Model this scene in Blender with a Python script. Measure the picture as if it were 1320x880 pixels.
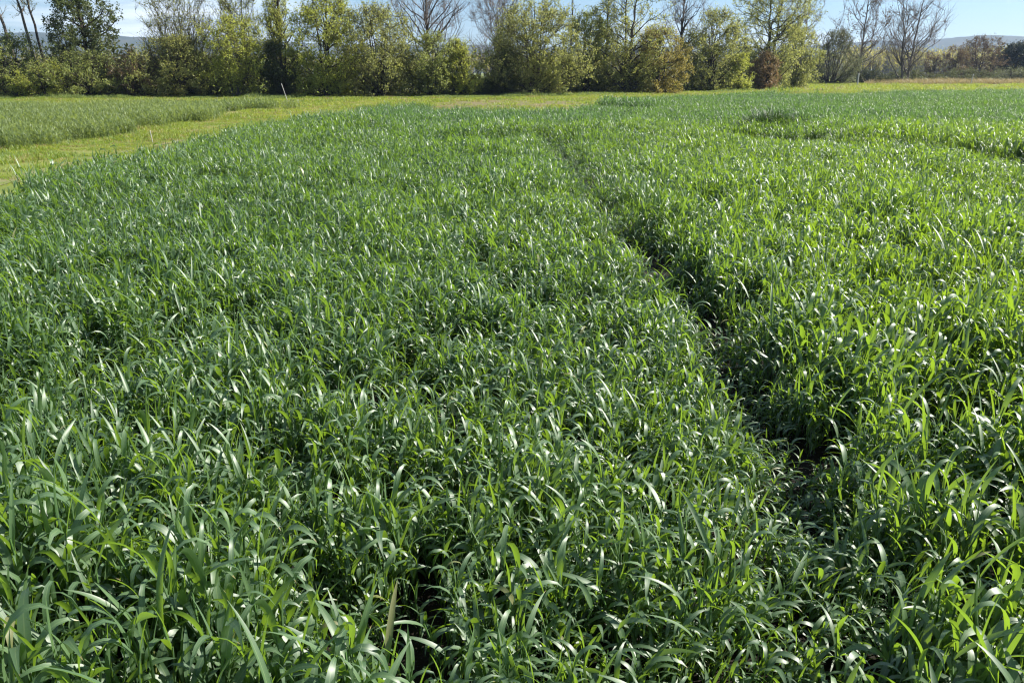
import bpy, math, random
import numpy as np
from mathutils import Vector

random.seed(7)
rng = np.random.default_rng(7)
R = math.radians
scene = bpy.context.scene
for o in list(bpy.data.objects):
    bpy.data.objects.remove(o)
COL = scene.collection

# ------------------------------------------------------------------ camera
CAM_H = 1.62
F = 1016.0
PITCH = math.atan((440 - 93) / F)
cd = bpy.data.cameras.new("camera")
cd.sensor_width = 36.0
cd.lens = F / 1320 * 36
cd.clip_start = 0.05
cd.clip_end = 9000
cam = bpy.data.objects.new("camera", cd)
cam.location = (0, 0, CAM_H)
cam.rotation_euler = (math.pi / 2 - PITCH, 0, 0)
COL.objects.link(cam)
scene.camera = cam

# ------------------------------------------------------------------ sky and sun
SUN_AZ, SUN_EL = R(78), R(39)
world = bpy.data.worlds.new("World")
scene.world = world
world.use_nodes = True
wn, wl = world.node_tree.nodes, world.node_tree.links
bg = wn["Background"]
sky = wn.new("ShaderNodeTexSky")
sky.sky_type = 'NISHITA'
sky.sun_disc = False
sky.sun_elevation = SUN_EL
sky.sun_rotation = SUN_AZ
sky.dust_density = 0.25
sky.ozone_density = 4.0
tc = wn.new("ShaderNodeTexCoord")
mp = wn.new("ShaderNodeMapping")
mp.inputs["Scale"].default_value = (1.6, 1.6, 13.0)
mp.inputs["Location"].default_value = (0.35, 0.0, 0.4)
wl.new(tc.outputs["Generated"], mp.inputs["Vector"])
nz = wn.new("ShaderNodeTexNoise")
nz.inputs["Scale"].default_value = 2.2
nz.inputs["Detail"].default_value = 7
nz.inputs["Roughness"].default_value = 0.55
wl.new(mp.outputs["Vector"], nz.inputs["Vector"])
cr = wn.new("ShaderNodeValToRGB")
cr.color_ramp.elements[0].position = 0.50
cr.color_ramp.elements[0].color = (0, 0, 0, 1)
cr.color_ramp.elements[1].position = 0.74
cr.color_ramp.elements[1].color = (0.85, 0.85, 0.85, 1)
wl.new(nz.outputs["Fac"], cr.inputs["Fac"])
mx = wn.new("ShaderNodeMix")
mx.data_type = 'RGBA'
wl.new(cr.outputs["Color"], mx.inputs["Factor"])
tint = wn.new("ShaderNodeMix")
tint.data_type = 'RGBA'; tint.blend_type = 'MULTIPLY'
tint.inputs["Factor"].default_value = 1.0
tint.inputs["B"].default_value = (0.90, 1.0, 1.13, 1)
wl.new(sky.outputs["Color"], tint.inputs["A"])
wl.new(tint.outputs["Result"], mx.inputs["A"])
mx.inputs["B"].default_value = (13.0, 13.4, 14.0, 1)
wl.new(mx.outputs["Result"], bg.inputs["Color"])
bg.inputs["Strength"].default_value = 0.05

sd = bpy.data.lights.new("sun", 'SUN')
sd.energy = 5.0
sd.angle = R(0.53)
sd.color = (1.0, 0.95, 0.86)
sun = bpy.data.objects.new("sun", sd)
SUNV = Vector((math.sin(SUN_AZ) * math.cos(SUN_EL), math.cos(SUN_AZ) * math.cos(SUN_EL), math.sin(SUN_EL)))
sun.rotation_euler = SUNV.to_track_quat('Z', 'Y').to_euler()
COL.objects.link(sun)

scene.view_settings.view_transform = 'Standard'
scene.view_settings.look = 'None'
scene.view_settings.exposure = 1.3
scene.view_settings.gamma = 1.0
scene.cycles.use_denoising = True
scene.cycles.max_bounces = 5
scene.cycles.diffuse_bounces = 2
scene.cycles.glossy_bounces = 2
scene.cycles.transmission_bounces = 3
scene.cycles.transparent_max_bounces = 4
scene.cycles.volume_bounces = 0
scene.cycles.caustics_reflective = False
scene.cycles.caustics_refractive = False
scene.cycles.filter_width = 1.2

# ------------------------------------------------------------------ helpers
SP, CP = math.sin(PITCH), math.cos(PITCH)

def ray(px, py):
    a, b = (px - 660) / F, (440 - py) / F
    return a, b * SP + CP, b * CP - SP

def on_plane(px, py, z=0.0):
    """point of the height z seen at this place of the photograph"""
    x, y, zz = ray(px, py)
    t = (z - CAM_H) / zz
    return np.array((x * t, y * t))

def x_at(px, d):
    return (px - 660) / F * (d * CP + CAM_H * SP)

def z_at(py, d):
    _, y, zz = ray(660, py)
    return CAM_H + d * zz / y

def m_per_px(d):
    return d * CP / F

def mk_mesh(name, verts, faces, uv=None, smooth=True, mat=None):
    """faces: (n,k) int array (all same k) or list of such arrays"""
    if not isinstance(faces, (list, tuple)):
        faces = [faces]
    faces = [np.asarray(f, dtype=np.int64) for f in faces if len(f)]
    me = bpy.data.meshes.new(name)
    verts = np.asarray(verts, dtype=np.float32)
    me.vertices.add(len(verts))
    me.vertices.foreach_set("co", verts.ravel())
    loops = np.concatenate([f.ravel() for f in faces]).astype(np.int32)
    counts = np.concatenate([np.full(len(f), f.shape[1]) for f in faces]).astype(np.int32)
    starts = np.concatenate([[0], np.cumsum(counts)[:-1]]).astype(np.int32)
    me.loops.add(len(loops))
    me.loops.foreach_set("vertex_index", loops)
    me.polygons.add(len(counts))
    me.polygons.foreach_set("loop_start", starts)
    me.polygons.foreach_set("loop_total", counts)
    if smooth:
        me.polygons.foreach_set("use_smooth", np.ones(len(counts), dtype=bool))
    if uv is not None:
        l = me.uv_layers.new(name="UVMap")
        l.data.foreach_set("uv", np.asarray(uv, dtype=np.float32)[loops].ravel())
    if mat:
        me.materials.append(mat)
    me.update(calc_edges=True)
    me.validate()
    return me

def link(name, me, parent=None, loc=None):
    o = bpy.data.objects.new(name, me)
    COL.objects.link(o)
    if parent:
        o.parent = parent
    if loc is not None:
        o.location = loc
    return o

def tag(o, label=None, cat=None, group=None, kind=None):
    if label: o["label"] = label
    if cat: o["category"] = cat
    if group: o["group"] = group
    if kind: o["kind"] = kind
    return o

class Buf:
    """collects vertices, quads and uvs"""
    def __init__(s):
        s.v, s.q, s.u, s.n = [], [], [], 0
    def add(s, v, q, u=None):
        s.v.append(v); s.q.append(np.asarray(q) + s.n)
        s.u.append(u if u is not None else np.zeros((len(v), 2)))
        s.n += len(v)
    def mesh(s, name, mat):
        return mk_mesh(name, np.concatenate(s.v), np.concatenate(s.q), np.concatenate(s.u), True, mat)

def tubes(P, rad, sides):
    """P (n,k,3) polylines, rad (n,k) -> verts, quads"""
    n, k, _ = P.shape
    T = np.gradient(P, axis=1)
    T /= np.linalg.norm(T, axis=2, keepdims=True) + 1e-9
    ref = np.where(np.abs(T[..., 2:3]) > 0.9, np.array([1.0, 0, 0]), np.array([0, 0, 1.0]))
    A = np.cross(T, ref); A /= np.linalg.norm(A, axis=2, keepdims=True) + 1e-9
    B = np.cross(T, A)
    ang = np.arange(sides) * 2 * np.pi / sides
    V = P[:, :, None] + rad[:, :, None, None] * (A[:, :, None] * np.cos(ang)[None, None, :, None] + B[:, :, None] * np.sin(ang)[None, None, :, None])
    idx = np.arange(n * k * sides).reshape(n, k, sides)
    q = np.stack([idx[:, :-1], np.roll(idx, -1, 2)[:, :-1], np.roll(idx, -1, 2)[:, 1:], idx[:, 1:]], -1)
    return V.reshape(-1, 3), q.reshape(-1, 4)

def hash2(i, j, seed):
    h = (i.astype(np.int64) * 374761393 + j.astype(np.int64) * 668265263 + seed * 1274126177) & 0x7fffffff
    h = ((h ^ (h >> 13)) * 1274126177) & 0x7fffffff
    return ((h ^ (h >> 16)) & 0xffff) / 65535.0

def vnoise(x, y, s, seed):
    x, y = x / s, y / s
    i, j = np.floor(x), np.floor(y)
    u, v = x - i, y - j
    u, v = u * u * (3 - 2 * u), v * v * (3 - 2 * v)
    a, b = hash2(i, j, seed), hash2(i + 1, j, seed)
    c, d = hash2(i, j + 1, seed), hash2(i + 1, j + 1, seed)
    return (a * (1 - u) + b * u) * (1 - v) + (c * (1 - u) + d * u) * v      # 0..1

def in_poly(x, y, poly):
    poly = np.asarray(poly)
    inside = np.zeros(len(x), bool)
    j = len(poly) - 1
    for i in range(len(poly)):
        xi, yi = poly[i]; xj, yj = poly[j]
        c = ((yi > y) != (yj > y)) & (x < (xj - xi) * (y - yi) / (yj - yi + 1e-12) + xi)
        inside ^= c
        j = i
    return inside

def dist_line(x, y, pts):
    """distance to a polyline, and the signed side (+ right of it)"""
    best = np.full(len(x), 1e9); side = np.zeros(len(x))
    for (ax, ay), (bx, by) in zip(pts[:-1], pts[1:]):
        dx, dy = bx - ax, by - ay
        t = np.clip(((x - ax) * dx + (y - ay) * dy) / (dx * dx + dy * dy), 0, 1)
        d = np.hypot(x - ax - t * dx, y - ay - t * dy)
        s = np.sign((x - ax) * dy - (y - ay) * dx)
        m = d < best
        best = np.where(m, d, best); side = np.where(m, s, side)
    return best, side

# ------------------------------------------------------------------ materials
def mat_base(name):
    m = bpy.data.materials.new(name)
    m.use_nodes = True
    nt = m.node_tree
    for n in list(nt.nodes):
        nt.nodes.remove(n)
    return m, nt.nodes, nt.links

def ramp(nodes, stops):
    r = nodes.new("ShaderNodeValToRGB")
    e = r.color_ramp.elements
    while len(e) < len(stops):
        e.new(0.5)
    for el, (p, c) in zip(e, stops):
        el.position = p; el.color = (*c, 1)
    return r

def mathn(nodes, links, op, a, b=None):
    n = nodes.new("ShaderNodeMath"); n.operation = op
    for i, v in enumerate((a, b)):
        if v is None: continue
        if isinstance(v, (int, float)): n.inputs[i].default_value = v
        else: links.new(v, n.inputs[i])
    return n.outputs[0]

def leaf_material(name, dark, light, trans, rough=0.38, tfac=0.4, spec=0.5, blade=True, dry=None, noise_scale=0.6, trans2=None):
    m, N, L = mat_base(name)
    out = N.new("ShaderNodeOutputMaterial")
    geo = N.new("ShaderNodeNewGeometry")
    oi = N.new("ShaderNodeObjectInfo")
    at = N.new("ShaderNodeAttribute"); at.attribute_type = 'INSTANCER'; at.attribute_name = "tone"
    # random per leaf, per plant, and a slow drift over the ground
    a = mathn(N, L, 'MULTIPLY', geo.outputs["Random Per Island"], 0.5)
    b = mathn(N, L, 'MULTIPLY', oi.outputs["Random"], 0.3)
    nz = N.new("ShaderNodeTexNoise"); nz.inputs["Scale"].default_value = noise_scale; nz.inputs["Detail"].default_value = 2
    L.new(geo.outputs["Position"], nz.inputs["Vector"])
    c = mathn(N, L, 'MULTIPLY', nz.outputs["Fac"], 0.5)
    s = mathn(N, L, 'ADD', mathn(N, L, 'ADD', a, b), c)
    s = mathn(N, L, 'ADD', s, mathn(N, L, 'MULTIPLY', at.outputs["Fac"], 0.4))
    rp = ramp(N, [(0.25, dark), (0.95, light)])
    L.new(s, rp.inputs["Fac"])
    colr = rp.outputs["Color"]
    tr = N.new("ShaderNodeMix"); tr.data_type = 'RGBA'; tr.blend_type = 'MULTIPLY'
    tr.inputs["Factor"].default_value = 0.0
    tr.inputs["A"].default_value = (*trans, 1)
    tcol = tr.outputs["Result"]
    if trans2:  # tone shifts the glow colour from cool to backlit yellow green
        tr.blend_type = 'MIX'
        tr.inputs["A"].default_value = (*trans2, 1); tr.inputs["B"].default_value = (*trans, 1)
        tf = mathn(N, L, 'ADD', mathn(N, L, 'MULTIPLY', at.outputs["Fac"], 1.0), 0.45); tf.node.use_clamp = True
        L.new(tf, tr.inputs["Factor"])
    if blade:
        uv = N.new("ShaderNodeUVMap")
        sp = N.new("ShaderNodeSeparateXYZ"); L.new(uv.outputs["UV"], sp.inputs[0])
        mid = mathn(N, L, 'ABSOLUTE', mathn(N, L, 'SUBTRACT', sp.outputs["X"], 0.5))
        rib = mathn(N, L, 'LESS_THAN', mid, 0.05)
        mxr = N.new("ShaderNodeMix"); mxr.data_type = 'RGBA'
        L.new(mathn(N, L, 'MULTIPLY', rib, 0.35), mxr.inputs["Factor"])
        L.new(colr, mxr.inputs["A"]); mxr.inputs["B"].default_value = (0.22, 0.30, 0.12, 1)
        colr = mxr.outputs["Result"]
        # fine lengthwise veins
        wv = N.new("ShaderNodeTexNoise"); wv.noise_dimensions = '2D'; wv.inputs["Scale"].default_value = 1.0
        mpn = N.new("ShaderNodeMapping"); mpn.inputs["Scale"].default_value = (22, 1.5, 1)
        L.new(uv.outputs["UV"], mpn.inputs["Vector"]); L.new(mpn.outputs["Vector"], wv.inputs["Vector"])
        hv = N.new("ShaderNodeHueSaturation"); hv.inputs["Saturation"].default_value = 1.0
        L.new(mathn(N, L, 'ADD', mathn(N, L, 'MULTIPLY', wv.outputs["Fac"], 0.5), 0.75), hv.inputs["Value"])
        L.new(colr, hv.inputs["Color"]); colr = hv.outputs["Color"]
        if dry:
            # a few leaf tips have dried to straw
            tip = mathn(N, L, 'ADD', sp.outputs["Y"], mathn(N, L, 'MULTIPLY', geo.outputs["Random Per Island"], 0.35))
            tip = mathn(N, L, 'MULTIPLY', mathn(N, L, 'GREATER_THAN', tip, 1.24), 0.8)
            mxd = N.new("ShaderNodeMix"); mxd.data_type = 'RGBA'
            L.new(tip, mxd.inputs["Factor"]); L.new(colr, mxd.inputs["A"]); mxd.inputs["B"].default_value = (*dry, 1)
            colr = mxd.outputs["Result"]
            # and here and there a whole leaf has yellowed
            old = mathn(N, L, 'MULTIPLY', mathn(N, L, 'GREATER_THAN', mathn(N, L, 'FRACT', mathn(N, L, 'ADD', mathn(N, L, 'MULTIPLY', geo.outputs["Random Per Island"], 7.31), mathn(N, L, 'MULTIPLY', oi.outputs["Random"], 3.7))), 0.995), 0.6)
            mxo = N.new("ShaderNodeMix"); mxo.data_type = 'RGBA'
            L.new(old, mxo.inputs["Factor"]); L.new(colr, mxo.inputs["A"]); mxo.inputs["B"].default_value = (0.22, 0.19, 0.06, 1)
            colr = mxo.outputs["Result"]
    p = N.new("ShaderNodeBsdfPrincipled")
    L.new(colr, p.inputs["Base Color"])
    p.inputs["Roughness"].default_value = rough
    p.inputs["Specular IOR Level"].default_value = spec
    t = N.new("ShaderNodeBsdfTranslucent")
    L.new(tcol, t.inputs["Color"])
    ms = N.new("ShaderNodeMixShader"); ms.inputs[0].default_value = tfac
    L.new(p.outputs[0], ms.inputs[1]); L.new(t.outputs[0], ms.inputs[2])
    L.new(ms.outputs[0], out.inputs["Surface"])
    return m

def plain_material(name, c1, c2, rough=0.85, scale=3.0, bump=0.0, c3=None, stretch=(1, 1, 1), detail=6):
    m, N, L = mat_base(name)
    out = N.new("ShaderNodeOutputMaterial")
    p = N.new("ShaderNodeBsdfPrincipled")
    p.inputs["Roughness"].default_value = rough
    p.inputs["Specular IOR Level"].default_value = 0.25
    tcn = N.new("ShaderNodeTexCoord")
    mpn = N.new("ShaderNodeMapping"); mpn.inputs["Scale"].default_value = stretch
    L.new(tcn.outputs["Object"], mpn.inputs["Vector"])
    nz = N.new("ShaderNodeTexNoise"); nz.inputs["Scale"].default_value = scale; nz.inputs["Detail"].default_value = detail
    nz.inputs["Roughness"].default_value = 0.65
    L.new(mpn.outputs["Vector"], nz.inputs["Vector"])
    st = [(0.35, c1), (0.65, c2)] if c3 is None else [(0.32, c1), (0.5, c2), (0.68, c3)]
    rp = ramp(N, st); L.new(nz.outputs["Fac"], rp.inputs["Fac"])
    L.new(rp.outputs["Color"], p.inputs["Base Color"])
    if bump:
        bp = N.new("ShaderNodeBump"); bp.inputs["Strength"].default_value = 0.8; bp.inputs["Distance"].default_value = bump
        L.new(nz.outputs["Fac"], bp.inputs["Height"]); L.new(bp.outputs[0], p.inputs["Normal"])
    L.new(p.outputs[0], out.inputs["Surface"])
    return m

M = {}
M['crop'] = leaf_material('crop_leaf', (0.029, 0.070, 0.030), (0.092, 0.160, 0.064), (0.43, 0.64, 0.022), rough=0.50, tfac=0.31, spec=1.0, trans2=(0.25, 0.46, 0.045), dry=(0.30, 0.24, 0.09))
M['crop_far'] = leaf_material('crop_leaf_far_plot', (0.030, 0.072, 0.030), (0.078, 0.142, 0.054), (0.30, 0.50, 0.03), rough=0.54, tfac=0.33, spec=0.9, trans2=(0.15, 0.33, 0.06), noise_scale=0.25)
M['crop_pale'] = leaf_material('crop_leaf_pale_plot', (0.060, 0.104, 0.036), (0.145, 0.185, 0.072), (0.40, 0.50, 0.08), rough=0.50, tfac=0.38, spec=0.5, noise_scale=0.25)
M['stem'] = leaf_material('crop_stem', (0.05, 0.12, 0.03), (0.09, 0.17, 0.05), (0.2, 0.4, 0.04), rough=0.45, tfac=0.15, blade=False)
M['mown'] = leaf_material('mown_grass_blade', (0.080, 0.145, 0.016), (0.175, 0.225, 0.030), (0.44, 0.52, 0.04), rough=0.5, tfac=0.4, blade=False, noise_scale=0.35)
M['straw'] = leaf_material('straw_blade', (0.22, 0.17, 0.07), (0.36, 0.28, 0.12), (0.45, 0.36, 0.14), rough=0.6, tfac=0.3, blade=False)
M['rank'] = leaf_material('shaded_rank_leaf', (0.010, 0.030, 0.012), (0.032, 0.070, 0.024), (0.09, 0.18, 0.02), rough=0.50, tfac=0.25, spec=0.6)  # rank grass green, darkened further to stand in for its shaded side
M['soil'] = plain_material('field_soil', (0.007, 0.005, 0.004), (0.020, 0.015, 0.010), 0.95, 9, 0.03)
M['turf'] = plain_material('turf_ground', (0.07, 0.11, 0.018), (0.14, 0.17, 0.03), 0.95, 0.35, 0.02, (0.21, 0.18, 0.07), detail=9)
M['bare'] = plain_material('worn_earth', (0.16, 0.13, 0.065), (0.17, 0.17, 0.07), 0.95, 1.6, 0.02, (0.12, 0.15, 0.035), detail=9)
M['fallow'] = plain_material('fallow_soil', (0.16, 0.11, 0.06), (0.13, 0.13, 0.05), 0.95, 1.2, 0.02, (0.20, 0.13, 0.085), detail=8)
M['hill'] = plain_material('wooded_hill', (0.020, 0.034, 0.016), (0.040, 0.050, 0.024), 0.95, 0.02, 0, (0.075, 0.065, 0.035), detail=8)
M['bark_dark'] = plain_material('dark_bark', (0.025, 0.020, 0.016), (0.06, 0.05, 0.04), 0.9, 6, 0.02, stretch=(1, 1, 0.25))
M['bark_grey'] = plain_material('grey_bark', (0.07, 0.06, 0.05), (0.15, 0.13, 0.11), 0.9, 6, 0.02, stretch=(1, 1, 0.25))
M['bark_pale'] = plain_material('pale_bark', (0.13, 0.115, 0.095), (0.28, 0.25, 0.22), 0.85, 3, 0.01, stretch=(1, 1, 0.3))
M['bark_olive'] = plain_material('olive_twig', (0.05, 0.045, 0.02), (0.11, 0.10, 0.04), 0.9, 4)
M['twig_grey'] = plain_material('grey_twig', (0.12, 0.10, 0.09), (0.22, 0.19, 0.17), 0.9, 4)
M['twig_brown'] = plain_material('brown_twig', (0.07, 0.045, 0.035), (0.14, 0.09, 0.06), 0.9, 4)
M['paint'] = plain_material('weathered_white_wood', (0.30, 0.29, 0.27), (0.55, 0.53, 0.50), 0.7, 12)
def crown_mat(n, d, l, t, tf=0.35):
    M[n] = leaf_material('leaf_' + n, d, l, t, rough=0.5, tfac=tf, spec=0.35, blade=False, noise_scale=0.5)
crown_mat('olive', (0.105, 0.122, 0.034), (0.235, 0.245, 0.085), (0.54, 0.56, 0.14), 0.42)
crown_mat('yellowgreen', (0.12, 0.145, 0.022), (0.28, 0.31, 0.065), (0.62, 0.66, 0.10), 0.42)
crown_mat('midgreen', (0.078, 0.100, 0.028), (0.18, 0.205, 0.064), (0.46, 0.52, 0.12), 0.42)
crown_mat('dark', (0.024, 0.038, 0.015), (0.078, 0.098, 0.032), (0.20, 0.25, 0.06), 0.3)
crown_mat('golden', (0.13, 0.11, 0.028), (0.28, 0.24, 0.07), (0.55, 0.46, 0.10))
crown_mat('brown', (0.070, 0.052, 0.030), (0.15, 0.105, 0.055), (0.26, 0.19, 0.08))
crown_mat('orange', (0.13, 0.088, 0.042), (0.25, 0.17, 0.080), (0.42, 0.28, 0.12))
crown_mat('grey', (0.052, 0.066, 0.034), (0.13, 0.14, 0.075), (0.24, 0.26, 0.11))
crown_mat('pine', (0.010, 0.020, 0.012), (0.025, 0.042, 0.022), (0.04, 0.07, 0.03), 0.15)
crown_mat('bramble', (0.032, 0.044, 0.018), (0.085, 0.095, 0.036), (0.20, 0.22, 0.06), 0.3)
crown_mat('farwood', (0.24, 0.22, 0.045), (0.42, 0.37, 0.085), (0.60, 0.54, 0.12))

# ------------------------------------------------------------------ ground, plots, hills
def grid_sheet(name, x0, x1, y0, y1, nx, ny, zf, mat):
    X, Y = np.meshgrid(np.linspace(x0, x1, nx), np.linspace(y0, y1, ny))
    Z = zf(X, Y)
    idx = np.arange(nx * ny).reshape(ny, nx)
    q = np.stack([idx[:-1, :-1], idx[:-1, 1:], idx[1:, 1:], idx[1:, :-1]], -1).reshape(-1, 4)
    return link(name, mk_mesh(name, np.stack([X, Y, Z], -1).reshape(-1, 3), q, None, True, mat))

def poly_sheet(name, poly, z, mat):
    me = bpy.data.meshes.new(name)
    me.from_pydata([(p[0], p[1], z) for p in poly], [], [list(range(len(poly)))])
    me.materials.append(mat)
    me.update()
    if me.polygons[0].normal.z < 0:
        me.flip_normals()
    return link(name, me)

tag(grid_sheet('ground', -2600, 2600, -250, 2900, 40, 40, lambda X, Y: X * 0, M['turf']), 'flat turf running from the crop to the hills', kind='structure')

ZC = 0.38                                           # height of the crop's top
# outline of the big crop stand, as read off its visible edge
crop_edge_px = [(-60, 258), (0, 238), (100, 208), (200, 186), (310, 161), (400, 146), (470, 137), (535, 132), (560, 139), (650, 140), (740, 139), (775, 132), (800, 125), (880, 121), (990, 118.5), (1110, 117), (1330, 114.5), (1700, 113)]
crop_poly = [on_plane(a, b, ZC) for a, b in crop_edge_px]
crop_poly = [np.array((-9.0, -2.0)), np.array((-9.0, 5.0))] + crop_poly + [np.array((60.0, 8.0)), np.array((12.0, -2.0))]
left_px = [(-150, 200), (0, 192), (60, 188), (150, 172), (235, 158), (290, 148), (350, 136), (364, 129.5), (300, 127.5), (0, 129.5), (-250, 130)]
left_poly = [on_plane(a, b, 0.0 if i < 7 else 0.42) for i, (a, b) in enumerate(left_px)]
sparse_px = [(548, 141), (700, 142), (770, 136), (735, 129), (640, 128), (560, 131)]
sparse_poly = [on_plane(a, b, 0.05) for a, b in sparse_px]
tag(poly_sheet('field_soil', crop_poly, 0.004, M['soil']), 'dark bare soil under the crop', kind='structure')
path_px = [(-80, 268), (0, 240), (110, 208), (215, 186), (330, 163), (345, 161), (225, 182), (118, 203), (0, 231), (-80, 256)]
tag(poly_sheet('path', [on_plane(a, b, 0.0) for a, b in path_px], 0.008, M['bare']), 'worn earth track along the crop edge', kind='structure')

tag(poly_sheet('fallow_patch', sparse_poly, 0.004, M['fallow']), 'thinly grown brownish patch beyond the crop', kind='structure')

HD = 2000.0
hx = np.array([-1200, -300, 0, 60, 120, 180, 260, 400, 600, 700, 900, 1040, 1120, 1180, 1200, 1230, 1250, 1275, 1300, 1320, 1360, 1500, 2300])
hy = np.array([50, 45, 43, 43.5, 45, 48, 52, 56, 58, 60, 60, 58, 54, 54, 52, 47, 44.5, 44.5, 46, 49, 52, 50, 56])
def hill_z(X, Y):
    base = (93 - np.interp(660 + X / (HD * CP) * F, hx, hy)) / 1133 * HD
    w = np.exp(-((Y - HD) / 230.0) ** 2)
    n = 1 + 0.10 * (vnoise(X, Y, 160, 3) - .5) + 0.05 * (vnoise(X, Y, 45, 4) - .5)
    return base * w * n + 1.6 * (vnoise(X, Y, 11, 5)) - 1.0
tag(grid_sheet('hills', -2400, 2400, 1450, 2550, 480, 60, hill_z, M['hill']), 'low wooded hills fading blue on the horizon', kind='structure')

# ------------------------------------------------------------------ blades and plants
def blade(Ln, w, th0, th1, p, az, base, twist=0.0, nseg=6, fold=0.25, stemlike=False):
    t = np.linspace(0, 1, nseg + 1)
    th = th0 + (th1 - th0) * t ** p
    ds = Ln / nseg
    r = np.concatenate([[0], np.cumsum(np.sin((th[1:] + th[:-1]) / 2) * ds)])
    z = np.concatenate([[0], np.cumsum(np.cos((th[1:] + th[:-1]) / 2) * ds)])
    ca, sa = math.cos(az), math.sin(az)
    c = np.stack([base[0] + r * ca, base[1] + r * sa, base[2] + z], 1)
    side0 = np.array([-sa, ca, 0.0])
    nrm = np.stack([-np.cos(th) * ca, -np.cos(th) * sa, np.sin(th)], 1)       # upper side
    tw = twist * t
    side = side0[None] * np.cos(tw)[:, None] + nrm * np.sin(tw)[:, None]
    nn = nrm * np.cos(tw)[:, None] - side0[None] * np.sin(tw)[:, None]
    wd = w * 0.5 * np.minimum(1, 0.62 + 1.5 * t) * np.clip(1 - t ** 2.6, 0.02, 1)
    f = fold * (1 - 0.6 * t)
    lft = c - side * (wd * np.cos(f))[:, None] + nn * (wd * np.sin(f))[:, None]
    rgt = c + side * (wd * np.cos(f))[:, None] + nn * (wd * np.sin(f))[:, None]
    V = np.stack([lft, c, rgt], 1).reshape(-1, 3)
    idx = np.arange((nseg + 1) * 3).reshape(-1, 3)
    q = np.concatenate([np.stack([idx[:-1, i], idx[:-1, i + 1], idx[1:, i + 1], idx[1:, i]], -1) for i in (0, 1)])
    u = np.stack([np.tile([0, .5, 1], nseg + 1), np.repeat(t, 3)], 1)
    return V, q, u

def rand_leaf(g, Hs, nseg=6, wscale=1.0, az=None, base=(0, 0, 0), kind=None):
    az = g.uniform(0, 2 * math.pi) if az is None else az
    kind = g.random() if kind is None else kind
    if kind < 0.62:                                # arching leaf that nods over
        return blade(g.uniform(.095, .19), g.uniform(.0128, .0225) * wscale, R(g.uniform(2, 26)), R(g.uniform(120, 190)), g.uniform(1.1, 2.3), az, base, g.normal(0, .55), nseg, g.uniform(.05, .35))
    if kind < 0.86:                                # slanting leaf
        return blade(g.uniform(.10, .19), g.uniform(.012, .021) * wscale, R(g.uniform(15, 40)), R(g.uniform(55, 95)), g.uniform(1.0, 1.6), az, base, g.normal(0, .9), nseg, g.uniform(.1, .5))
    return blade(g.uniform(.09, .17), g.uniform(.009, .016) * wscale, R(g.uniform(2, 14)), R(g.uniform(10, 45)), 1.5, az, base, g.normal(0, 1.2), nseg, g.uniform(.2, .6))

def clump_mesh(name, seed, tillers, spread, nseg, wscale, mat, Hs=0.30, leaves=(4, 6), bias=0.0):
    g = np.random.default_rng(seed)
    b = Buf()
    for _ in range(tillers):
        x, y = g.normal(0, spread, 2)
        h = Hs * g.uniform(.65, 1.1)
        lean, la = abs(g.normal(0, .16)), g.uniform(0, 6.28)
        top = np.array([x + math.sin(lean) * math.cos(la) * h, y + math.sin(lean) * math.sin(la) * h, h])
        P = np.stack([np.array([x, y, -0.01]), (np.array([x, y, 0]) + top) / 2 + g.normal(0, .006, 3), top])[None]
        v, q = tubes(P, np.array([[.0035, .0032, .0022]]), 3)
        b.add(v, q, np.tile([[.3, .3]], (len(v), 1)))
        az0 = g.uniform(0, 6.28)
        nl = g.integers(*leaves) + 1
        for k in range(nl):
            t = (k + .6) / nl
            base = P[0, 0] * (1 - t) + top * t
            az = az0 + math.pi * k + g.normal(0, .5)
            if g.random() < bias:
                az = g.normal(0, .8)
            b.add(*rand_leaf(g, Hs, nseg, wscale * (.75 + .35 * t), az, base, kind=g.random() if t < .9 else g.random() * .3 + .7 * (g.random() < .5)))
    return b.mesh(name, mat)

def source_collection(name, meshes):
    c = bpy.data.collections.new(name)
    for i, me in enumerate(meshes):
        c.objects.link(bpy.data.objects.new("%s_source_%02d" % (name, i), me))
    return c

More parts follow.
